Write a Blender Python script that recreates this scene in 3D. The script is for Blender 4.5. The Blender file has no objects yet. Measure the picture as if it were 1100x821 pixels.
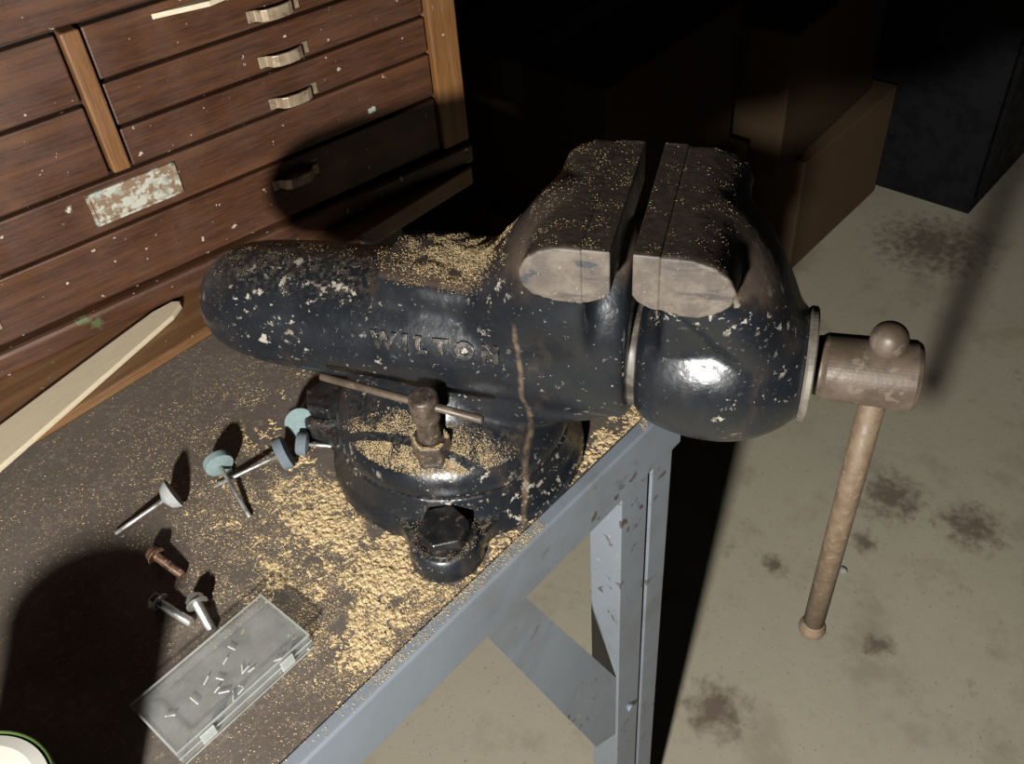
import bpy, math, random, bmesh
from mathutils import Vector, Matrix, noise
from mathutils.bvhtree import BVHTree
random.seed(7)
COL=bpy.context.collection
ZB=.86
# ---------------- camera (hand-held phone, looking down 42 degrees across the bench corner)
S=math.sqrt(.5)
def b(v): return Vector(((v[0]+v[1])*S,(v[1]-v[0])*S,v[2]))
th=math.radians(42.4); ph=math.radians(5.24)
F=Vector((0,math.cos(th),-math.sin(th))); U0=Vector((0,math.sin(th),math.cos(th))); R0=Vector((1,0,0))
R=math.cos(ph)*R0-math.sin(ph)*U0; U=math.cos(ph)*U0+math.sin(ph)*R0
F,R,U=b(F),b(R),b(U)
C=Vector((-.4434,-.261,1.38))
cam=bpy.data.cameras.new('camera'); co=bpy.data.objects.new('camera',cam); COL.objects.link(co)
co.matrix_world=Matrix((( R.x,U.x,-F.x,C.x),(R.y,U.y,-F.y,C.y),(R.z,U.z,-F.z,C.z),(0,0,0,1)))
cam.lens=36/1.1; cam.clip_start=.01
bpy.context.scene.camera=co
bpy.context.scene.view_settings.view_transform='Standard'
# ---------------- materials
class NB:
    def __init__(s,name):
        s.m=bpy.data.materials.new(name); s.m.use_nodes=True; s.nt=s.m.node_tree
        s.p=s.nt.nodes['Principled BSDF']; s.tc=s.nt.nodes.new('ShaderNodeTexCoord')
    def L(s,a,c): s.nt.links.new(a,c)
    def setp(s,k,v):
        if isinstance(v,bpy.types.NodeSocket): s.L(v,s.p.inputs[k])
        else: s.p.inputs[k].default_value=v if not isinstance(v,tuple) or len(v)==4 else (*v,1)
    def noise(s,scale,detail=4,rough=.55,vec=None,dist=0):
        n=s.nt.nodes.new('ShaderNodeTexNoise'); n.inputs['Scale'].default_value=scale; n.inputs['Detail'].default_value=detail
        n.inputs['Roughness'].default_value=rough; n.inputs['Distortion'].default_value=dist
        s.L(vec if vec else s.tc.outputs['Object'],n.inputs['Vector']); return n.outputs['Fac']
    def mapping(s,scale,rot=(0,0,0)):
        n=s.nt.nodes.new('ShaderNodeMapping'); n.inputs['Scale'].default_value=scale; n.inputs['Rotation'].default_value=rot
        s.L(s.tc.outputs['Object'],n.inputs['Vector']); return n.outputs['Vector']
    def step(s,f,a,c,lo=0,hi=1):
        n=s.nt.nodes.new('ShaderNodeMapRange'); n.interpolation_type='SMOOTHSTEP'
        n.inputs['From Min'].default_value=a; n.inputs['From Max'].default_value=c; n.inputs['To Min'].default_value=lo; n.inputs['To Max'].default_value=hi
        s.L(f,n.inputs['Value']); return n.outputs['Result']
    def mix(s,f,a,c):
        n=s.nt.nodes.new('ShaderNodeMix'); n.data_type='RGBA'
        for k,v in ((0,f),(6,a),(7,c)):
            if isinstance(v,bpy.types.NodeSocket): s.L(v,n.inputs[k])
            else: n.inputs[k].default_value=v if k==0 else (*v,1)
        return n.outputs[2]
    def math(s,op,a,c=0):
        n=s.nt.nodes.new('ShaderNodeMath'); n.operation=op
        for k,v in ((0,a),(1,c)):
            if isinstance(v,bpy.types.NodeSocket): s.L(v,n.inputs[k])
            else: n.inputs[k].default_value=v
        return n.outputs[0]
    def xyz(s,src=None):
        n=s.nt.nodes.new('ShaderNodeSeparateXYZ'); s.L(src or s.tc.outputs['Object'],n.inputs[0]); return n.outputs
    def normal(s): return s.tc.outputs['Normal']
    def spot(s,c,r,amp=.4,scale=30,soft=.35):
        n=s.nt.nodes.new('ShaderNodeVectorMath'); n.operation='DISTANCE'; s.L(s.tc.outputs['Object'],n.inputs[0]); n.inputs[1].default_value=c
        d=s.math('ADD',s.math('DIVIDE',n.outputs['Value'],r),s.math('MULTIPLY',s.math('SUBTRACT',s.noise(scale,5,.6),.5),amp*4))
        return s.step(d,1-soft,1+soft,1,0)
    def bump(s,h,strength=.3,dist=.001):
        n=s.nt.nodes.new('ShaderNodeBump'); n.inputs['Strength'].default_value=strength; n.inputs['Distance'].default_value=dist
        s.L(h,n.inputs['Height']); s.L(n.outputs[0],s.p.inputs['Normal'])
def paint_cast(name,jaws=False):
    m=NB(name); x,y,z=m.xyz()
    nz=m.xyz(m.normal())[2]
    base=m.mix(m.noise(30),(.006,.007,.009),(.012,.014,.017))
    n1=m.noise(140,7,.68); cl=m.noise(17,3)
    chip=m.math('MULTIPLY',m.step(n1,.585,.610),m.step(cl,.50,.60))
    chip2=m.math('MULTIPLY',m.step(m.noise(300,5,.6),.645,.665),m.step(m.noise(24,2),.40,.6))
    ch=m.math('MAXIMUM',chip,chip2)
    chc=m.mix(m.step(m.noise(70),.35,.65),(.10,.078,.055),(.30,.27,.22))
    c=m.mix(ch,base,chc)
    streak=m.math('MULTIPLY',m.step(m.noise(22,5,.6,m.mapping((1,1,.5))),.56,.70),.45)
    c=m.mix(streak,c,(.055,.036,.024))
    dust=m.math('MULTIPLY',m.step(nz,.6,1.),m.step(m.noise(260,5,.7),.45,.62))
    c=m.mix(m.math('MULTIPLY',dust,.35),c,(.12,.09,.055))
    dx=m.math('ABSOLUTE',m.math('ADD',m.math('SUBTRACT',x,.069),m.math('MULTIPLY',m.math('SUBTRACT',m.noise(30,3),.5),.006)))
    run=m.math('MULTIPLY',m.math('MULTIPLY',m.step(dx,.0003,.0026,1,0),m.step(y,-.03,-.036)),m.step(z,.172,.16))
    c=m.mix(m.math('MULTIPLY',run,m.step(m.noise(140,4),.35,.6,.15,.65)),c,(.16,.11,.068))
    rough=m.math('ADD',m.math('MULTIPLY',m.math('MAXIMUM',m.math('MAXIMUM',ch,dust),streak),.35),m.step(m.noise(45),.3,.7,.23,.36))
    if jaws:
        rn=m.mix(m.noise(140,6),(.024,.016,.011),(.085,.060,.042))
        top=m.math('MULTIPLY',m.step(z,.176,.203),m.step(m.math('ADD',m.noise(25,4),m.math('MULTIPLY',m.step(z,.19,.230),.5)),.45,.65))
        top=m.math('MULTIPLY',top,m.step(nz,.0,.45))
        anv=m.math('MULTIPLY',m.step(z,.169,.1725),m.step(nz,.7,.93))
        top=m.math('MAXIMUM',top,anv)
        c=m.mix(top,c,rn)
        end=m.math('MULTIPLY',m.math('MAXIMUM',m.step(y,.0535,.0552),m.step(y,-.0590,-.0610)),m.step(z,.190,.195))
        ec=m.mix(m.step(m.noise(60,6,.65),.38,.62),(.118,.096,.074),(.066,.050,.038))
        ec=m.mix(m.step(m.noise(60,5,.6,m.mapping((.35,1,1.6))),.56,.66),ec,(.045,.034,.027))
        patch=m.math('MULTIPLY',m.step(m.noise(45,5,.6,m.mapping((1,1,1.7))),.57,.61),m.step(x,.135,.125,0,1))
        ec=m.mix(patch,ec,(.025,.026,.029))
        ec=m.mix(m.step(m.noise(240,3),.65,.71),ec,(.19,.155,.12))
        c=m.mix(end,c,ec)
        rough=m.math('MAXIMUM',rough,m.math('MULTIPLY',m.math('MAXIMUM',end,top),.62))
    m.setp('Base Color',c); m.setp('Roughness',rough); m.setp('Specular IOR Level',.6)
    m.bump(m.math('ADD',m.math('MULTIPLY',m.noise(200,3),.5),m.math('ADD',m.math('MULTIPLY',m.noise(35,2),.8),m.math('MULTIPLY',ch,-.5))),.5,.0011)
    return m.m
def metal(name,c1,c2,c3=None,rough=.5,metallic=.6,scale=60,bump=.3):
    m=NB(name); n=m.noise(scale,6,.6)
    c=m.mix(m.step(n,.38,.62),c1,c2)
    if c3: c=m.mix(m.step(m.noise(scale*1.8,4),.58,.66),c,c3)
    m.setp('Base Color',c); m.setp('Roughness',m.step(n,.3,.7,rough-.1,rough+.15)); m.setp('Metallic',metallic)
    m.bump(m.noise(scale*3,4),bump,.0008); return m.m
M_paint=paint_cast('black_chipped_paint'); M_jaws=paint_cast('black_paint_worn_jaws',True)
M_rust=metal('brown_patina_steel',(.070,.050,.034),(.098,.072,.050),(.130,.100,.072),.48,.15,60,.3)
M_bar=metal('rusty_bar_steel',(.120,.080,.048),(.150,.104,.064),(.185,.137,.090),.6,.05,120,.35)
M_rustdark=metal('dark_rusty_steel',(.05,.037,.028),(.10,.074,.055),(.18,.14,.105),.42,.3,150,.15)
M_letter=metal('worn_black_cast_paint',(.012,.012,.013),(.032,.025,.020),(.12,.092,.064),.34,.1,190,.3)
M_bare=metal('bare_steel',(.10,.088,.07),(.17,.15,.12),None,.5,.3,50,.1)
M_tube=metal('dull_slide_steel',(.05,.042,.034),(.12,.105,.085),None,.5,.3,80,.1)
M_bolt=metal('black_steel',(.012,.012,.013),(.026,.025,.025),(.08,.06,.045),.34,.3,90,.3)
M_chrome=metal('plated_steel',(.45,.44,.42),(.6,.58,.55),None,.25,.9,50,.05)
M_pull=metal('tan_drawer_pull_metal',(.25,.185,.12),(.33,.25,.165),(.18,.125,.08),.4,.35,70,.1)
M_shaft=metal('grey_steel',(.30,.29,.27),(.5,.48,.44),None,.35,.7,120,.05)
def stone(name,c1,c2):
    m=NB(name); c=m.mix(m.noise(300,3),c1,c2); m.setp('Base Color',c); m.setp('Roughness',.9); m.bump(m.noise(1500,2),.5,.0004); return m.m
M_grey=stone('grey_abrasive',(.19,.195,.185),(.30,.305,.285)); M_teal=stone('blue_green_abrasive',(.115,.16,.16),(.19,.245,.235)); M_slate=stone('slate_abrasive',(.075,.093,.105),(.13,.155,.17))
def plain(name,c,rough=.6,**k):
    m=NB(name); m.setp('Base Color',m.mix(m.noise(40),tuple(v*.85 for v in c),tuple(min(1,v*1.12) for v in c))); m.setp('Roughness',rough)
    for a,v in k.items(): m.setp(a.replace('_',' '),v)
    return m.m
def bluepaint():
    m=NB('blue_grey_paint'); n=m.noise(14,6,.65)
    c=m.mix(n,(.135,.155,.178),(.205,.228,.252))
    chip=m.math('MULTIPLY',m.step(m.noise(70,5,.6),.60,.63),m.step(m.noise(9,2),.46,.6))
    c=m.mix(chip,c,(.07,.055,.045)); c=m.mix(m.step(m.noise(150,4),.67,.71),c,(.34,.28,.19))
    c=m.mix(m.math('MULTIPLY',m.step(m.noise(6,6,.65),.48,.68),.40),c,(.10,.088,.07))
    m.setp('Base Color',c); m.setp('Roughness',.5); m.bump(m.noise(90,3),.15,.001); return m.m
M_blue=bluepaint()
def benchtop():
    m=NB('worn_dark_bench_surface')
    c=m.mix(m.noise(7,6,.65),(.062,.049,.039),(.135,.108,.086))
    c=m.mix(m.step(m.noise(160,4,.7),.54,.70),c,(.175,.14,.107))
    c=m.mix(m.step(m.noise(420,3,.6),.66,.74),c,(.24,.185,.11))
    c=m.mix(m.step(m.noise(3.3,5,.6),.55,.68,0,.6),c,(.052,.041,.034))
    m.setp('Base Color',c); m.setp('Roughness',m.step(m.noise(12),.3,.7,.5,.8)); m.bump(m.noise(220,5),.5,.001); return m.m
M_bench=benchtop()
def concrete():
    m=NB('stained_concrete')
    c=m.mix(m.noise(2.2,6,.6),(.255,.228,.165),(.370,.333,.245))
    c=m.mix(m.math('MULTIPLY',m.noise(30,6,.7),.6),c,(.26,.23,.165))
    c=m.mix(m.step(m.noise(140,3),.64,.70),c,(.2,.16,.105))
    c=m.mix(m.step(m.noise(6,6,.68),.50,.68,0,.55),c,(.195,.16,.11))
    c=m.mix(m.step(m.noise(16,6,.7),.60,.70,0,.4),c,(.15,.115,.075))
    for cc,r in (((.82,.03,0),.045),((.84,-.11,0),.04),((.69,.02,0),.018),((.25,.05,0),.036),((.51,-.09,0),.018),((1.64,.31,0),.09),((.55,.12,0),.015)):
        c=m.mix(m.math('MULTIPLY',m.spot(cc,r,.9,45,.9),.8),c,(.07,.043,.028))
    m.setp('Base Color',c); m.setp('Roughness',.75); m.bump(m.noise(60,6,.7),.35,.002)
    return m.m
M_conc=concrete()
def oak(name,c1,c2,c3,fleck=True,axis='x',spots=()):
    m=NB(name)
    sc=(4,80,80) if axis=='x' else (80,80,4)
    n=m.noise(8,8,.8,m.mapping(sc),.3); n2=m.noise(1.2,3,.5,m.mapping(sc))
    c=m.mix(m.step(n,.32,.66),c1,c2); c=m.mix(m.step(n2,.45,.8),c,c3)
    if axis=='x' and fleck:
        c=m.mix(m.math('MULTIPLY',m.step(m.noise(9,5,.65),.50,.72),.45),c,(.135,.058,.022))
        c=m.mix(m.math('MULTIPLY',m.step(m.noise(30,5,.7,m.mapping((.4,1,1))),.60,.70),.6),c,(.012,.007,.005))
    if fleck:
        c=m.mix(m.step(m.noise(130,3),.70,.72),c,(.4,.33,.26))
    for cc,r,col,k in spots: c=m.mix(m.math('MULTIPLY',m.spot(cc,r,1.,150,.3),k),c,col)
    m.setp('Base Color',c); m.setp('Roughness',m.step(m.noise(20),.3,.7,.35,.55)); m.bump(n,.4,.0006); return m.m
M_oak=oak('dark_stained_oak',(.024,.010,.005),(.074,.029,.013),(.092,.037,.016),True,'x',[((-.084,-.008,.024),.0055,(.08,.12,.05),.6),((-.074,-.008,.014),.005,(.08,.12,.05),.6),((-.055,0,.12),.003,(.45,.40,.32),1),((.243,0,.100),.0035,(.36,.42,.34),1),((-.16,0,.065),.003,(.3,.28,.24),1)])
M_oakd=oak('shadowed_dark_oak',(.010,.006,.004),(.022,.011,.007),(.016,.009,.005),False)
M_oakl=oak('light_worn_oak',(.10,.042,.014),(.185,.085,.028),(.23,.115,.043),True,'z')
M_board=oak('orange_brown_board',(.085,.040,.016),(.165,.082,.034),(.20,.105,.044),True,'x')
M_pale=oak('pale_bare_wood',(.48,.40,.27),(.59,.51,.36),(.54,.45,.30),False,'x')
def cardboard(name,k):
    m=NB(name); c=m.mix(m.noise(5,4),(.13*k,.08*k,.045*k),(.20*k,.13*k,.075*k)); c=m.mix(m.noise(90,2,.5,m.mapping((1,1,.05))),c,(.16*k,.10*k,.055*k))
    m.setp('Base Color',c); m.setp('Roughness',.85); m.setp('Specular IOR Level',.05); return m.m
M_card=cardboard('brown_cardboard',.5); M_card_halfshade=cardboard('shade_dimmed_cardboard',.26); M_card_shade=cardboard('shade_darkened_cardboard',.16)  # one cardboard; background shade is put into the colour of the two darker copies
# ---------------- mesh helpers
def mk(name,verts,faces,mat,parent=None,smooth=False,mw=None):
    me=bpy.data.meshes.new(name); me.from_pydata([tuple(v) for v in verts],[],faces)
    bm=bmesh.new(); bm.from_mesh(me); bmesh.ops.recalc_face_normals(bm,faces=bm.faces); bm.to_mesh(me); bm.free()
    if smooth: me.polygons.foreach_set('use_smooth',[True]*len(me.polygons))
    o=bpy.data.objects.new(name,me); COL.objects.link(o)
    if mat: me.materials.append(mat)
    if parent: o.parent=parent
    if mw is not None: o.matrix_local=mw
    return o
def G_box(x0,y0,z0,x1,y1,z1):
    return ([(x0,y0,z0),(x1,y0,z0),(x1,y1,z0),(x0,y1,z0),(x0,y0,z1),(x1,y0,z1),(x1,y1,z1),(x0,y1,z1)],[(0,3,2,1),(4,5,6,7),(0,1,5,4),(1,2,6,5),(2,3,7,6),(3,0,4,7)])
def G_lathe(prof,axis='Z',c=(0,0,0),n=48):
    vs=[];fs=[];k=len(prof)
    for (t,r) in prof:
        for i in range(n):
            a=2*math.pi*i/n; p=(r*math.cos(a),r*math.sin(a))
            v=(p[0],p[1],t) if axis=='Z' else ((t,p[0],p[1]) if axis=='X' else (p[1],t,p[0]))
            vs.append((v[0]+c[0],v[1]+c[1],v[2]+c[2]))
    for j in range(k-1):
        for i in range(n):
            fs.append((j*n+i,j*n+(i+1)%n,(j+1)*n+(i+1)%n,(j+1)*n+i))
    fs.append(tuple(range(n))[::-1]); fs.append(tuple((k-1)*n+i for i in range(n)))
    return vs,fs
def G_loft(secs,n=40,p=3.):
    vs=[];fs=[]
    for (x,w,z0,z1) in secs:
        zc=(z0+z1)/2;h=(z1-z0)/2
        for i in range(n):
            a=2*math.pi*i/n; ca,sa=math.cos(a),math.sin(a)
            vs.append((x,w*math.copysign(abs(ca)**(2/p),ca),zc+h*math.copysign(abs(sa)**(2/p),sa)))
    for j in range(len(secs)-1):
        for i in range(n): fs.append((j*n+i,j*n+(i+1)%n,(j+1)*n+(i+1)%n,(j+1)*n+i))
    fs.append(tuple(range(n))[::-1]); fs.append(tuple((len(secs)-1)*n+i for i in range(n)))
    return vs,fs
def G_prism(poly,lo,hi,axis='Y'):
    n=len(poly); vs=[]
    for t in (lo,hi):
        for (a,c) in poly: vs.append((a,t,c) if axis=='Y' else ((a,c,t) if axis=='Z' else (t,a,c)))
    fs=[tuple(range(n)),tuple(range(n,2*n))[::-1]]+[(i,(i+1)%n,n+(i+1)%n,n+i) for i in range(n)]
    return vs,fs
def G_xf(g,m): return ([m@Vector(v) for v in g[0]],g[1])
def join(*gs):
    vs=[];fs=[]
    for g in gs:
        o=len(vs); vs+=list(g[0]); fs+=[tuple(i+o for i in f) for f in g[1]]
    return vs,fs
def G_rod(p,q,r,n=16):
    p,q=Vector(p),Vector(q); d=q-p; m=Matrix.Translation(p)@d.to_track_quat('Z','Y').to_matrix().to_4x4(); L=d.length
    return G_xf(G_lathe([(0,r*.8),(r*.2,r),(L-r*.2,r),(L,r*.8)],'Z',(0,0,0),n),m)
def sm(prof,k=4):
    out=[];P=[prof[0]]+list(prof)+[prof[-1]]
    for i in range(1,len(P)-2):
        for j in range(k):
            t=j/k;p0,p1,p2,p3=P[i-1],P[i],P[i+1],P[i+2]
            out.append(tuple(.5*((2*p1[d])+(-p0[d]+p2[d])*t+(2*p0[d]-5*p1[d]+4*p2[d]-p3[d])*t*t+(-p0[d]+3*p1[d]-3*p2[d]+p3[d])*t**3) for d in range(len(p1))))
    out.append(prof[-1]); return [tuple([q[0]]+[max(.0005,v) if len(q)==2 else v for v in q[1:]]) for q in out]
def remesh(o,vox,it=2,passes=()):
    m=o.modifiers.new('r','REMESH'); m.mode='VOXEL'; m.voxel_size=vox; m.use_smooth_shade=True
    s=o.modifiers.new('s','SMOOTH'); s.factor=.5; s.iterations=it
    bpy.context.view_layer.update()
    dg=bpy.context.evaluated_depsgraph_get(); me=bpy.data.meshes.new_from_object(o.evaluated_get(dg))
    o.modifiers.clear(); o.data=me
    if passes:
        bm=bmesh.new(); bm.from_mesh(me)
        for pred,k in passes:
            vv=[v for v in bm.verts if pred(v.co)]
            for _ in range(k): bmesh.ops.smooth_vert(bm,verts=vv,factor=.5,use_axis_x=True,use_axis_y=True,use_axis_z=True)
        bm.to_mesh(me); bm.free()
    me.polygons.foreach_set('use_smooth',[True]*len(me.polygons)); return o
def bevel(o,w,seg=2,ang=40):
    m=o.modifiers.new('b','BEVEL'); m.width=w; m.segments=seg; m.limit_method='ANGLE'; m.angle_limit=math.radians(ang); return o
def top(o,label,cat,**k):
    o['label']=label;o['category']=cat
    for a,v in k.items(): o[a]=v
    return o
def empty(name,loc,rz=0):
    o=bpy.data.objects.new(name,None); o.empty_display_size=.05; COL.objects.link(o); o.location=loc; o.rotation_euler=(0,0,rz); return o
def Tr(x,y,z): return Matrix.Translation((x,y,z))
def hexp(r,n=6,ph=0): return [(r*math.cos(2*math.pi*i/n+ph),r*math.sin(2*math.pi*i/n+ph)) for i in range(n)]
# ---------------- setting
fl=mk('floor',*G_box(-2.2,-1.6,-.1,3.2,2.2,0),M_conc); fl['kind']='structure'
mw_=NB('dark_wall'); mw_.setp('Base Color',mw_.mix(mw_.noise(3),(.012,.010,.009),(.02,.017,.015))); mw_.setp('Roughness',.9)
w=mk('wall_back',*G_box(-2.2,1.5,0,3.2,1.6,2.5),mw_.m); w['kind']='structure'
w=mk('wall_right',*G_box(3.1,-1.6,0,3.2,1.5,2.5),mw_.m); w['kind']='structure'
# ---------------- workbench
bench=empty('workbench',(0,0,0)); top(bench,'steel workbench with dark worn top and blue-grey painted frame','workbench')
o=mk('tabletop',*G_box(-1.25,.031,.835,.022,.402,ZB),M_bench,bench)
rail=[(.02,.808),(.02,.8605),(.0215,.862),(.031,.862),(.031,.8595),(.024,.858),(.024,.808)]
o=mk('front_rail',*G_prism(rail,-1.25,.03,'X'),M_blue,bench); bevel(o,.001)
o=mk('end_rail',*G_box(.022,.024,.808,.03,.402,.862),M_blue,bench); bevel(o,.001)
def leg(x0,x1,y0,y1,lip0,lip1):
    t=.004
    poly=[(x0,y0),(x0+lip0,y0),(x0+lip0,y0+t),(x0+t,y0+t),(x0+t,y1-t),(x1-t,y1-t),(x1-t,y0+t),(x1-lip1,y0+t),(x1-lip1,y0),(x1,y0),(x1,y1),(x0,y1)]
    o=mk('leg',*G_prism(poly,0,.809,'Z'),M_blue,bench); bevel(o,.001); return o
leg(-.044,.028,.026,.060,.037,.029); leg(-1.24,-1.17,.026,.060,.035,.029); leg(-1.24,-1.17,.364,.398,.035,.029)
o=mk('brace',*G_prism([(-.211,.815),(-.170,.815),(-.0425,.515),(-.0425,.40),(-.078,.425)],.0285,.0325,'Y'),M_blue,bench)
mk('brace_bolt',*G_lathe([(.0205,.0045),(.0235,.0045),(.0258,.003),(.0262,.003)],'Y',(-.026,0,.44),16),M_blue,bench)
o=mk('apron',*G_box(-1.2,.396,.805,.0,.4,.835),M_blue,bench)
# ---------------- vise
VL=Vector((-.1195,.1266,ZB+.0015)); VR=math.radians(-63.5)
YN,YF=-.0630,.0575
vise=empty('bench_vise',VL,VR); top(vise,'black chipped bullet-shaped bench vise bolted to the bench corner','vise')
LUG=[(-77,.104),(178,.107),(55,.107)]
gs=[G_lathe([(0,.0970),(.008,.0960),(.016,.0920),(.028,.0885),(.035,.0870)])]
for a,lr in LUG:
    ca,sa=math.cos(math.radians(a)),math.sin(math.radians(a))
    gs.append(G_lathe([(0,.0265),(.011,.0255),(.016,.0240),(.019,.0220)],'Z',(ca*lr,sa*lr,0)))
    gs.append(G_xf(G_prism([(.05,-.042),(.082,-.040),(.095,-.030),(lr,-.0255),(lr,.0255),(.095,.030),(.082,.040),(.05,.042)],0,.016,'Z'),Matrix.Rotation(math.radians(a),4,'Z')))
o=mk('swivel_base',*join(*gs),M_paint,vise); remesh(o,.0014,5)
tube=sm([(-.180,.0005),(-.178,.012),(-.172,.024),(-.160,.035),(-.14,.042),(-.11,.0455),(-.06,.047),(0,.048),(.06,.0485),(.10,.0490),(.128,.0495),(.1355,.048)])
gs=[G_lathe(tube,'X',(0,0,.122),64),
    G_loft([(-.032,.024,.135,.1705),(-.029,.030,.13,.1755),(.0,.034,.13,.177),(.04,.036,.13,.177),(.07,.038,.13,.177)],48,4.5),
    G_loft(sm([(0.01,.030,.12,.174),(.03,.036,.12,.179),(.045,.042,.12,.189),(.06,.048,.12,.206),(.073,.052,.12,.223),(.085,.054,.12,.2325),(.095,.055,.12,.2355),(.1135,.056,.12,.2355)]),40,2.4),
    G_loft(sm([(-.03,.040,.078,.164),(.03,.0440,.076,.174),(.06,.0460,.075,.192),(.09,.0480,.074,.212),(.1135,.0490,.074,.218),(.1355,.0475,.075,.210)]),40,2.1),
    G_prism([(.1135,.236),(.100,.236),(.090,.2330),(.082,.227),(.0775,.2185),(.0785,.2095),(.085,.203),(.096,.2),(.1135,.200)],YN,YF),
    G_lathe(sm([(.034,.0885),(.044,.0875),(.054,.084),(.061,.077),(.068,.066),(.078,.054),(.095,.045),(.105,.04)])),
    G_loft([(-.05,.03,.05,.12),(.03,.042,.048,.12),(.10,.034,.060,.12),(.1355,.026,.070,.12)],40,2.4)]
jawtip=lambda c: c.z>.194 and (c.y>.050 or c.y<-.054 or c.z>.232)
tip2=lambda c: c.y>.0565 or c.y<-.0620
anvtop=lambda c: c.x<.035 and c.z>.1725
body=mk('fixed_jaw_body',*join(*gs),M_jaws,vise); remesh(body,.0014,3,((lambda c: not jawtip(c) and not anvtop(c),45),(lambda c: c.x<.104 and c.x>.035 and not tip2(c),14),(lambda c: not jawtip(c),5)))
gs=[G_lathe(sm([(.1390,.036),(.1402,.0415),(.146,.0475),(.158,.0525),(.178,.0562),(.197,.0560),(.214,.0520),(.229,.044),(.240,.034)]),'X',(0,0,.122),64),
    G_loft([(.1545,.046,.12,.2355),(.180,.046,.12,.2345),(.190,.042,.12,.225)],40,2.6),
    G_loft(sm([(.160,.052,.17,.2355),(.178,.054,.155,.2345),(.190,.054,.142,.229),(.202,.052,.13,.219),(.213,.048,.12,.205),(.223,.042,.11,.187),(.232,.034,.10,.168),(.238,.027,.10,.15)]),40,2.1),
    G_prism([(.1550,.236),(.172,.236),(.184,.2320),(.1925,.2255),(.196,.217),(.194,.2085),(.187,.2025),(.178,.1985),(.167,.1985),(.1550,.2010)],YN,YF)]
dj=mk('sliding_jaw',*join(*gs),M_jaws,vise); remesh(dj,.0014,3,((lambda c: not jawtip(c) and c.x>.146 and c.x<.236,36),(lambda c: c.x>.166 and c.x<.236 and not tip2(c),14)))
o=mk('slide_tube',*G_lathe([(.125,.0400),(.149,.0400)],'X',(0,0,.122),64),M_tube,vise,True)
for x0,x1,s in ((.1132,.1290,1),(.1410,.1555,-1)):
    xa,xb=(x0,x1) if s>0 else (x1,x0)
    o=mk('jaw_plate',*G_prism([(xa,.2362),(xb,.2362),(xb,.2095),(xb-s*.003,.2055),(xa+s*.004,.2015),(xa,.2010)],YN-.0002,YF+.0002),M_jaws,vise); bevel(o,.0008)
o=mk('collar',*G_lathe([(.2395,.030),(.2395,.0350),(.2410,.0365),(.2440,.0365),(.2450,.0355),(.2450,.020)],'X',(0,0,.122),64),M_bare,vise)
o=mk('screw_hub',*G_lathe([(.2445,.018),(.250,.0190),(.253,.0210),(.304,.0222),(.3075,.0202),(.3075,.012),(.3065,.010)],'X',(0,0,.122),64),M_rust,vise); bevel(o,.001)
hx=.286
hb=mk('handle_bar',*G_lathe([(-.155,.0083),(.138,.0083)],'Z',(hx,0,0),24),M_bar,vise,True)
mk('handle_knob',*G_lathe(sm([(.137,.006),(.140,.0088),(.147,.0113),(.1545,.0095),(.1585,.005),(.1595,.0005)]),'Z',(hx,0,0),32),M_rust,hb,True)
mk('handle_knob',*G_lathe(sm([(-.168,.0005),(-.167,.006),(-.162,.0102),(-.157,.0107),(-.150,.0086)]),'Z',(hx,0,0),32),M_bar,hb,True)
lx,ly=.009,-.067
lb=mk('lock_bolt',*join(G_xf(G_prism(hexp(.0135,6,.3),.060,.077,'Z'),Tr(lx,ly,0)),G_lathe([(.077,.0078),(.094,.0078),(.096,.0098),(.1140,.0098),(.1155,.0084)],'Z',(lx,ly,0),32)),M_rustdark,vise); bevel(lb,.0008)
o=mk('lock_bar',*G_rod((-.066,-.059,.112),(.050,-.072,.106),.0028),M_rust,lb,True)
for i,(a,lr) in enumerate(LUG):
    ca,sa=math.cos(math.radians(a))*lr,math.sin(math.radians(a))*lr
    nut=join(G_lathe([(.015,.0200),(.0195,.0200)],'Z',(ca,sa,0),32),G_xf(G_prism(hexp(.0180,6,.45+i*.5),-.001,.0120,'Z'),Tr(ca,sa,.019)@Matrix.Rotation(.06,4,'X')))
    o=mk('mounting_bolt',*nut,M_bolt,vise); bevel(o,.0016,3)
cu=bpy.data.curves.new('t','FONT'); cu.body='WILTON'; cu.size=.0150; cu.extrude=.0009; cu.bevel_depth=.0006; cu.align_x='CENTER'; cu.space_character=1.70; cu.offset=.0006
to=bpy.data.objects.new('t',cu); COL.objects.link(to); bpy.context.view_layer.update()
me=bpy.data.meshes.new_from_object(to.evaluated_get(bpy.context.evaluated_depsgraph_get())); bpy.data.objects.remove(to)
bm=bmesh.new(); bm.from_mesh(me); bmesh.ops.triangulate(bm,faces=bm.faces); bmesh.ops.subdivide_edges(bm,edges=[e for e in bm.edges if e.calc_length()>.003],cuts=2)
bb=bmesh.new(); bb.from_mesh(body.data); tree=BVHTree.FromBMesh(bb)
a0=math.radians(14); rr=.0485
for v in bm.verts:
    v.co.x+=.0007*noise.noise(v.co*400); v.co.y+=.0008*noise.noise(v.co*350+Vector((3,1,0)))
    a=a0+v.co.y/rr; d=Vector((0,-math.cos(a),math.sin(a))); ax=Vector((.013+v.co.x,0,.122))
    hit=tree.ray_cast(ax+d*.12,-d)
    r=(hit[0]-ax).length if hit[0] else rr
    v.co=ax+d*(r+v.co.z-.0001)
bb.free()
bm.to_mesh(me); bm.free(); me.materials.append(M_letter)
o=bpy.data.objects.new('cast_lettering',me); COL.objects.link(o); o.parent=body; o['label']='raised black cast lettering reading WILTON with worn edges'
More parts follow.
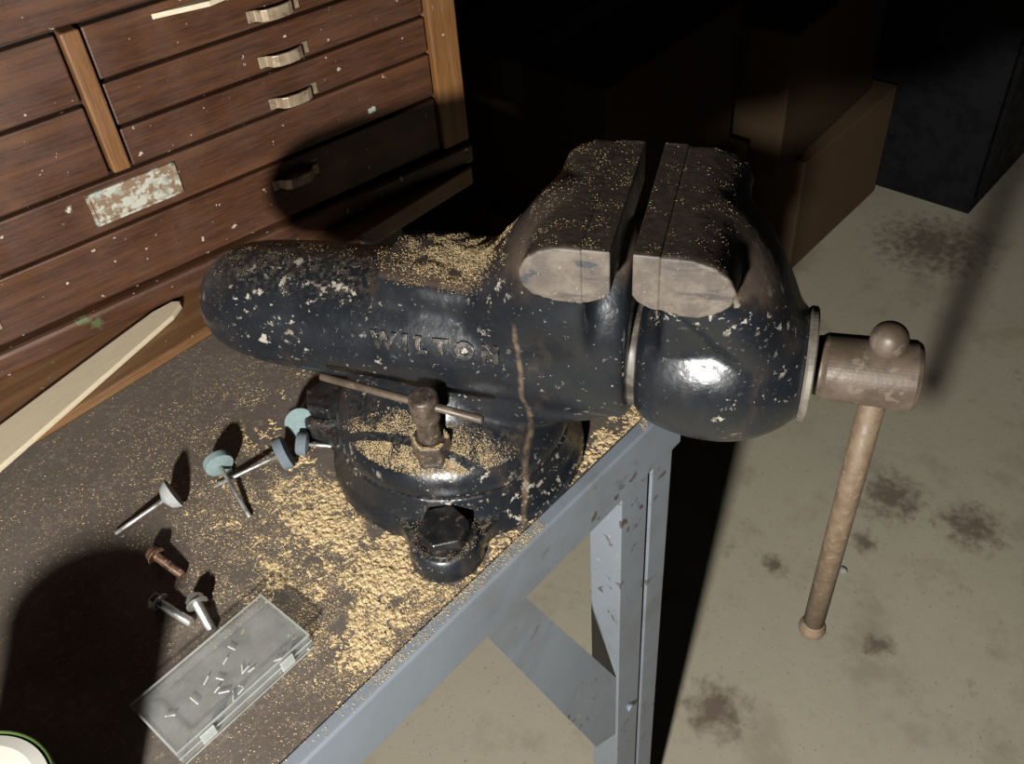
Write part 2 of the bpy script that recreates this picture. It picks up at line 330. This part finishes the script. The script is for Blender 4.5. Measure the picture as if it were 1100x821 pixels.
# ---------------- wooden bench + tool chest
wb=empty('wooden_bench',(0,0,0)); top(wb,'low brown wooden bench carrying the tool chest','bench')
o=mk('bench_board',*G_box(-1.25,.4035,.846,.19,.95,.868),M_board,wb); bevel(o,.002)
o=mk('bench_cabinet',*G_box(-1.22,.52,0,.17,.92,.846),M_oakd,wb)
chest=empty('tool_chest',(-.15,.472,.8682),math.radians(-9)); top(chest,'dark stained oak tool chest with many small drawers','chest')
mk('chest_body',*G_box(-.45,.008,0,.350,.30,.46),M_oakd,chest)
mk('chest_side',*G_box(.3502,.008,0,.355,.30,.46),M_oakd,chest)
def cp(name,x0,x1,z0,z1,y0,mat,bv=.0015,par=None):
    o=mk(name,*G_box(x0,y0,z0,x1,.0085,z1),mat,par or chest); bevel(o,bv); return o
cp('base_moulding',-.452,.354,0,.024,-.010,M_oak,.004)
cp('corner_post',.320,.353,.026,.46,-.006,M_oakl,.002)
cp('divider_strip',-.011,.0045,.136,.2545,-.007,M_oakl,.002)
def pull(par,x,z):
    w=.021
    prof=[(-w-.004,0),(-w-.004,-.0015),(-w+.003,-.002),(-w+.006,-.008),(-w+.011,-.0105),(0,-.0115),(w-.011,-.0105),(w-.006,-.008),(w-.003,-.002),(w+.004,-.0015),(w+.004,0),(w-.002,0),(w-.009,-.007),(0,-.009),(-w+.009,-.007),(-w+.002,0)]
    o=mk('drawer_pull',*G_xf(G_prism(prof,-.0052,.0052,'Z'),Tr(x,-.002,z)),M_pull,par); bevel(o,.0014,3); return o
for z0,z1,hz in ((.1345,.168,.142),(.1715,.2075,.181),(.211,.2535,.221)):
    d=cp('drawer',.007,.317,z0,z1,-.002,M_oak); pull(d,.165,hz)
for z0,z1 in ((.1345,.195),(.1985,.2535)):
    d=cp('drawer',-.42,-.0135,z0,z1,-.002,M_oak); pull(d,-.22,(z0+z1)/2)
for z0,z1 in ((.2575,.315),(.3185,.385),(.3885,.455)):
    d=cp('drawer',-.42,.317,z0,z1,-.002,M_oak); pull(d,.17,(z0+z1)/2); pull(d,-.24,(z0+z1)/2)
da=cp('drawer',-.42,.317,.088,.131,-.002,M_oak)
db=cp('drawer',-.42,.317,.027,.0845,-.002,M_oak); pull(db,.148,.065); pull(db,-.168,.048)
m=NB('worn_label_metal'); c=m.mix(m.step(m.noise(130,5,.6),.44,.56),(.36,.36,.295),(.17,.11,.065)); c=m.mix(m.step(m.noise(50,4),.55,.7),c,(.27,.30,.25)); m.setp('Base Color',c); m.setp('Roughness',.55); m.bump(m.noise(200,3),.3,.0005)
lab=join(G_box(-.040,-.0032,.096,.040,-.0018,.126),G_box(-.040,-.0045,.096,.040,-.003,.0985),G_box(-.040,-.0045,.1235,.040,-.003,.126),G_box(-.040,-.0045,.096,-.0375,-.003,.126),G_box(.0375,-.0045,.096,.040,-.003,.126))
mk('label_holder',*lab,m.m,da)['label']='worn whitish metal label plate'
st=[(-.45,.358),(-.364,.384),(-.25,.416),(-.172,.438),(-.158,.446),(-.155,.452),(-.160,.458),(-.18,.459),(-.25,.447),(-.341,.430),(-.45,.408)]
o=mk('wooden_stake',*G_prism(st,.8682,.8735,'Z'),M_pale); bevel(o,.0012); top(o,'pale unfinished wooden stake lying along the tool chest','wooden stake')
o=mk('wood_splinter',*G_prism([(.062,-.0035),(.122,-.0025),(.127,-.0105),(.107,-.0145)],.2435,.2475,'Z'),M_pale,None); o.matrix_world=Matrix.Translation((-.15,.472,.8682))@Matrix.Rotation(math.radians(-9),4,'Z'); top(o,'small pale wood splinter caught on the chest drawer','wood splinter')
# ---------------- background boxes, cabinet
M_tape=plain('packing_tape',(.035,.025,.015),.6)
def cbox(x0,x1,y0,y1,z0,z1,rz,label,mat):
    cx,cy=(x0+x1)/2,(y0+y1)/2; e=empty('cardboard_box',(cx,cy,z0),math.radians(rz)); top(e,label,'box',group='cardboard boxes stacked by the wall')
    a,c,h=(x1-x0)/2,(y1-y0)/2,z1-z0
    o=mk('box_body',*G_box(-a,-c,0,a,c,h-.003),mat,e); bevel(o,.004)
    for s in (-1,1):
        o=mk('box_flap',*G_box(-a,min(s*.002,s*c),h-.003,a,max(s*.002,s*c),h),mat,e); bevel(o,.001)
    mk('tape',*join(G_box(-a-.0006,-.025,h-.0005,a+.0006,.025,h+.0004),G_box(-a-.0008,-.025,h-.07,-a-.0001,.025,h),G_box(a+.0001,-.025,h-.07,a+.0008,.025,h)),M_tape,e)
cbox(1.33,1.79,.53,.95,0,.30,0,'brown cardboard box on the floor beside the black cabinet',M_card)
cbox(1.22,1.72,.56,.97,.3005,.62,3,'brown cardboard box stacked on another box',M_card_halfshade)
cbox(.66,1.18,.60,1.05,0,.40,-2,'large brown cardboard box on the floor behind the bench',M_card_shade)
cbox(.70,1.15,.62,1.02,.4005,.70,2,'brown cardboard box stacked beside the tool chest',M_card_shade)
cb=empty('metal_cabinet',(0,0,0)); top(cb,'tall black metal cabinet standing on the concrete floor','cabinet')
M_blk=metal('black_enamel',(.003,.003,.004),(.005,.005,.006),None,.6,.0,30,.05); M_blk.node_tree.nodes['Principled BSDF'].inputs['Specular IOR Level'].default_value=.12
o=mk('cabinet_body',*G_box(1.82,.29,.0,2.5,.95,1.3),M_blk,cb); bevel(o,.003)
o=mk('cabinet_door',*G_box(1.835,.275,.04,2.485,.29,1.28),M_blk,cb); bevel(o,.003)
mk('door_handle',*G_box(1.87,.255,.6,1.885,.275,.75),M_bare,cb)
# ---------------- small things on bench
def mpoint(head,tail,r,t,mat,label,cone=.0,sr=.0016):
    hd,tl=Vector(head),Vector(tail); d=(tl-hd).normalized()
    e=mk('mounted_grinding_point',*G_rod(hd,tl,sr,12),M_shaft,None,True)
    m=Matrix.Translation(hd)@d.to_track_quat('Z','Y').to_matrix().to_4x4()
    o=mk('grinding_head',*G_xf(G_lathe([(-t,r*.9),(-t*.9,r),(t*.7,r*(1-cone*.3)),(t,r*(1-cone*.5)),(t*1.4,.003)],'Z',(0,0,0),32),m),mat,e); bevel(o,.0004)
    top(e,label,'grinding point',group='mounted grinding points on the bench')
z=ZB
mpoint((-.297,.252,z+.0120),(-.340,.263,z+.0018),.0120,.004,M_grey,'pale grey mounted grinding wheel lying on the bench',.9)
mpoint((-.254,.252,z+.0110),(-.268,.197,z+.0018),.0110,.0033,M_teal,'blue-green mounted grinding disc lying near the vise')
mpoint((-.217,.218,z+.0130),(-.266,.243,z+.0018),.0130,.0038,M_slate,'slate grey mounted grinding wheel beside the sawdust')
mpoint((-.189,.231,z+.0155),(-.177,.249,z+.0022),.0122,.003,M_teal,'pale blue-green grinding disc propped up near the vise')
mpoint((-.200,.218,z+.009),(-.172,.186,z+.0018),.009,.004,M_slate,'small dark mounted grinding wheel in the sawdust')
def bolt(head,end,rh,rs,mat,label,hexa=True):
    hd,tl=Vector(head),Vector(end); d=(tl-hd).normalized(); L=(tl-hd).length
    m=Matrix.Translation(hd)@d.to_track_quat('Z','Y').to_matrix().to_4x4()
    thread=[]; k=int(L/.0012)
    for i in range(k): thread+= [(.004+(L-.004)*i/k,rs),(.004+(L-.004)*(i+.5)/k,rs*.86)]
    o=mk('bolt',*G_xf(G_lathe(thread+[(L,rs*.7)],'Z',(0,0,0),16),m),mat,None)
    h=mk('bolt_head',*G_xf(join(G_prism(hexp(rh),-.001,.004,'Z') if hexa else G_lathe(sm([(-.002,.001),(-.001,rh*.8),(.003,rh)]),'Z',(0,0,0),20),G_lathe([(.004,rh*1.2),(.0052,rh*1.2)],'Z',(0,0,0),20)),m),mat,o); bevel(h,.0004)
    top(o,label,'bolt',group='loose bolts on the bench')
M_rbolt=metal('rusty_bolt_steel',(.12,.06,.035),(.24,.14,.09),(.5,.45,.4),.45,.5,200,.3)
bolt((-.334,.220,z+.0085),(-.330,.190,z+.0035),.0058,.0032,M_rbolt,'small rusty bolt lying on the bench',False)
bolt((-.355,.183,z+.0085),(-.348,.152,z+.0035),.0062,.0033,M_chrome,'shiny plated hex bolt lying on the bench')
bolt((-.337,.163,z+.0085),(-.343,.136,z+.0035),.0062,.0033,M_chrome,'shiny plated hex bolt beside the plastic case')
case=empty('plastic_case',(-.3575,.1005,z+.0002),math.radians(1)); top(case,'flat clear-lidded plastic case holding small white pins','plastic case')
def clear(name,lo,hi,c=(.42,.43,.40)):
    m=NB(name); m.setp('Base Color',c); m.setp('Roughness',.2); m.setp('Alpha',m.step(m.noise(60,5),.3,.7,lo,hi)); return m.m
M_tray=clear('clear_tray_plastic',.09,.17); M_lid=clear('clear_dusty_plastic',.08,.19)
a,c,h=.0495,.0240,.0135; t=.0013
mk('case_tray',*join(G_box(-a,-c,0,a,c,t),G_box(-a,-c,t,a,-c+t,h-.003),G_box(-a,c-t,t,a,c,h-.003),G_box(-a,-c+t,t,-a+t,c-t,h-.003),G_box(a-t,-c+t,t,a,c-t,h-.003)),M_tray,case)
a2,c2=a+.0008,c+.0008
lid=mk('case_lid',*G_box(-a2,-c2,h-.0015,a2,c2,h),M_lid,case)
M_rim=clear('frosted_plastic_rim',.35,.6,(.48,.50,.46))
mk('lid_rim',*join(G_box(-a2,-c2,h,a2,-c2+.0011,h+.0006),G_box(-a2,c2-.0011,h,a2,c2,h+.0006),G_box(-a2,-c2+.0011,h,-a2+.0011,c2-.0011,h+.0006),G_box(a2-.0011,-c2+.0011,h,a2,c2-.0011,h+.0006),G_box(-a2,-c2-.0004,h-.006,a2,-c2,h-.005),G_box(-a2,-c2-.0004,.0,a2,-c2,.001)),M_rim,lid)
for s in (-.03,.03):
    o=mk('latch',*G_box(s-.005,-c2-.002,.004,s+.005,-c2-.0004,h),M_rim,case); bevel(o,.0006)
M_pin=plain('white_pin',(.7,.69,.65),.4)
for i in range(15):
    px=random.uniform(-.040,.034) if i>7 else random.uniform(-.01,.03); py_=random.uniform(-.017,.017); an=random.uniform(0,3.14)
    d=Vector((math.cos(an),math.sin(an),0))*random.uniform(.002,.004); cc=Vector((-.3575+px,.1005+py_,z+.0028+.0005*(i%3)))
    o=mk('pin',*G_rod(cc-d,cc+d,.0005,8),M_pin); top(o,'tiny white pin inside the plastic case','pin',group='white pins inside the plastic case')
can=empty('tin_can',(-.4955,.0755,z+.0002)); top(can,'open green tin can with pale contents at the bench edge','can')
M_green=plain('green_label',(.05,.085,.02),.4); M_cream=plain('pale_contents',(.66,.64,.56),.7)
mk('can_body',*G_lathe([(0,.040),(.002,.0415),(.089,.0415),(.091,.0405),(.091,.0398),(.086,.0398)],'Z',(0,0,0),64),M_green,can,False)
mk('can_rim',*G_lathe([(.090,.0415),(.092,.0425),(.0935,.0425),(.0942,.0418),(.0935,.0410),(.091,.0410)],'Z',(0,0,0),64),M_green,can,True)
mk('can_contents',*G_lathe([(.0855,.0397),(.0935,.0397),(.0948,.034),(.0950,.01)],'Z',(0,0,0),64),M_cream,can)
for (x,y,r) in ((.61,.02,.007),):
    bm=bmesh.new(); bmesh.ops.create_icosphere(bm,subdivisions=2,radius=r)
    for v in bm.verts: v.co*=1+.35*noise.noise(v.co*150+Vector((x*9,0,0))); v.co.z*=.6
    me=bpy.data.meshes.new('pebble'); bm.to_mesh(me); bm.free(); me.materials.append(M_grey); o=bpy.data.objects.new('pebble',me); COL.objects.link(o); o.location=(x,y,r*.5)
    top(o,'small grey stone chip on the concrete floor','pebble')
# ---------------- lamp
l=bpy.data.lights.new('lamp','POINT'); l.energy=62; l.shadow_soft_size=.022; l.color=(1,.985,.955)
l.use_nodes=True; nt=l.node_tree; em=nt.nodes.get('Emission'); ff=nt.nodes.new('ShaderNodeLightFalloff'); ff.inputs['Strength'].default_value=1.3; nt.links.new(ff.outputs['Linear'],em.inputs['Strength'])
lo=bpy.data.objects.new('lamp',l); lo.location=(-.775,-.285,1.183); COL.objects.link(lo)
wd=bpy.data.worlds.new('world'); bpy.context.scene.world=wd; wd.use_nodes=True; wd.node_tree.nodes['Background'].inputs[0].default_value=(.7,.8,1,1); wd.node_tree.nodes['Background'].inputs[1].default_value=.005
# ---------------- sawdust
bpy.context.view_layer.update(); dg=bpy.context.evaluated_depsgraph_get(); sc=bpy.context.scene
m=NB('sawdust'); c=m.mix(m.step(m.noise(1000,3,.7),.38,.62),(.34,.24,.12),(.68,.53,.31)); c=m.mix(m.step(m.noise(420,3),.58,.68),c,(.22,.145,.07)); m.setp('Base Color',c); m.setp('Roughness',1.); m.setp('Specular IOR Level',.1); m.bump(m.noise(2000,3),.6,.0005); M_dust=m.m
def flake(vs,fs,p,s):
    i0=len(vs)
    R3=Matrix.Rotation(random.uniform(0,6.28),3,'Z')@Matrix.Rotation(random.uniform(-.7,.7),3,'X')
    el=random.uniform(.5,1.0)
    for (x,y,zz) in ((-1,-.6,0),(1,-.5,.1),(.8,.7,0),(-.7,.6,.15),(0,0,.9)):
        q=R3@Vector((x*s,y*s*el,zz*s*random.uniform(.4,.9))); vs.append((p.x+q.x,p.y+q.y,p.z+max(q.z,-s*.3)+s*.2))
    fs.extend([(i0,i0+3,i0+2,i0+1),(i0,i0+1,i0+4),(i0+1,i0+2,i0+4),(i0+2,i0+3,i0+4),(i0+3,i0,i0+4)])
def drop(x,y,vs,fs,s,zmin,zmax,extra=0):
    hit,loc,nr,idx,ob,mt=sc.ray_cast(dg,Vector((x,y,1.15)),Vector((0,0,-1)))
    if hit and zmin<=loc.z<=zmax and nr.z>.55: flake(vs,fs,loc+Vector((0,0,extra)),s)
blobs=[(-.215,.195,.030,.042,2.3),(-.238,.145,.038,.028,2.7),(-.225,.085,.033,.020,2.6),(-.28,.055,.020,.013,1.4),(-.165,.046,.040,.012,2.4),(-.09,.040,.05,.012,1.8),(-.02,.035,.03,.010,.7),(-.27,.21,.03,.03,.7),(-.33,.31,.05,.035,.6),(-.30,.12,.035,.03,.45),(-.19,.27,.04,.03,.7)]
def dens(x,y):
    return sum(w*.0009/(sx*sy)*math.exp(-((x-cx)/sx)**2/2-((y-cy)/sy)**2/2) for cx,cy,sx,sy,w in blobs)
def hgt(x,y):
    nv=.7*noise.noise(Vector((x*40,y*40,0)))+.8*noise.noise(Vector((x*110,y*110,5)))+.9*noise.noise(Vector((x*300,y*300,9)))+.7*noise.noise(Vector((x*650,y*650,2)))
    return min(.005,max(-1,(min(dens(x,y),3)*.5-1.35+nv*1.25)*.0009))
vs=[];fs=[]
g=.0010; nx=int(.36/g); ny=int(.28/g); idx={}
H=[[hgt(-.34+i*g,.0225+j*g) for j in range(ny)] for i in range(nx)]
def vid(i,j):
    if (i,j) not in idx:
        idx[(i,j)]=len(vs); vs.append((-.34+i*g,.0225+j*g,ZB+max(H[i][j],-.0004)+random.uniform(0,.00035)))
    return idx[(i,j)]
for i in range(nx-1):
    for j in range(ny-1):
        if max(H[i][j],H[i+1][j],H[i][j+1],H[i+1][j+1])>0:
            x,y=-.34+i*g,.0225+j*g
            if y<.032 and H[i][j]<.0012: continue
            fs.append((vid(i,j),vid(i+1,j),vid(i+1,j+1),vid(i,j+1)))
tot=sum(q[4] for q in blobs)
for n in range(110000):
    cl=random.random()<.045
    if cl: x,y=random.uniform(-.6,.02),random.uniform(.024,.40)
    else:
        r=random.uniform(0,tot)
        for q in blobs:
            r-=q[4]
            if r<=0: break
        k=random.choice((1.1,1.3,1.6,2.1)); x,y=random.gauss(q[0],q[2]*k),random.gauss(q[1],q[3]*k)
    if x>.028 or y<.0215: continue
    nv=noise.noise(Vector((x*40,y*40,0)))+.6*noise.noise(Vector((x*110,y*110,5)))
    if nv<random.uniform(-.65,.28): continue
    drop(x,y,vs,fs,random.choice((.0002,.00025,.0003,.00035,.0004,.0006)),ZB-.001,ZB+.004,max(0,hgt(x,y)))
o=mk('sawdust',vs,fs,M_dust); top(o,'tan sawdust piled and scattered on the bench top','sawdust',kind='stuff')
vs=[];fs=[]; VM=Matrix.Translation(VL)@Matrix.Rotation(VR,4,'Z')
def vdrop(n,fx,zmin,zmax,thr=-.1,hh=.0,sz=(.0003,.0004,.0006,.0007)):
    for _ in range(n):
        x,y=fx(); p=VM@Vector((x,y,0)); nv=noise.noise(Vector((x*90,y*90,3)))
        if nv<random.uniform(thr-.3,thr+.3): continue
        drop(p.x,p.y,vs,fs,random.choice(sz),VL.z+zmin,VL.z+zmax,max(0,nv)*hh*random.random())
rg=random.gauss; ru=random.uniform
fine=(.0002,.00025,.00035); mid=(.00025,.0003,.0004,.0005)
vdrop(13000,lambda:(rg(.020,.021),rg(0,.017)),.166,.2,-.12,.003,mid)
vdrop(2600,lambda:(ru(.07,.128),ru(-.062,.057)),.2,.25,.1,0,fine)
vdrop(1300,lambda:(ru(.14,.2),ru(-.062,.057)),.2,.25,.2,0,fine)
vdrop(2000,lambda:(ru(-.16,-.03),rg(0,.02)),.14,.175,.05,0,fine)
vdrop(22000,lambda:(rg(.015,.040),-.072+rg(0,.010)),.045,.085,-.28,.004,mid)
vdrop(6000,lambda:(rg(-.03,.02),-.06+rg(0,.015)),.045,.085,-.1,.002,mid)
vdrop(2500,lambda:(rg(.03,.025),-.100+rg(0,.015)),.008,.030,-.1,0,fine)
vdrop(500,lambda:(ru(.12,.15),ru(-.05,.05)),.05,.2,-.1,0,fine)
o=mk('sawdust',vs,fs,M_dust); top(o,'sawdust resting on the vise jaws, anvil and base','sawdust',kind='stuff')
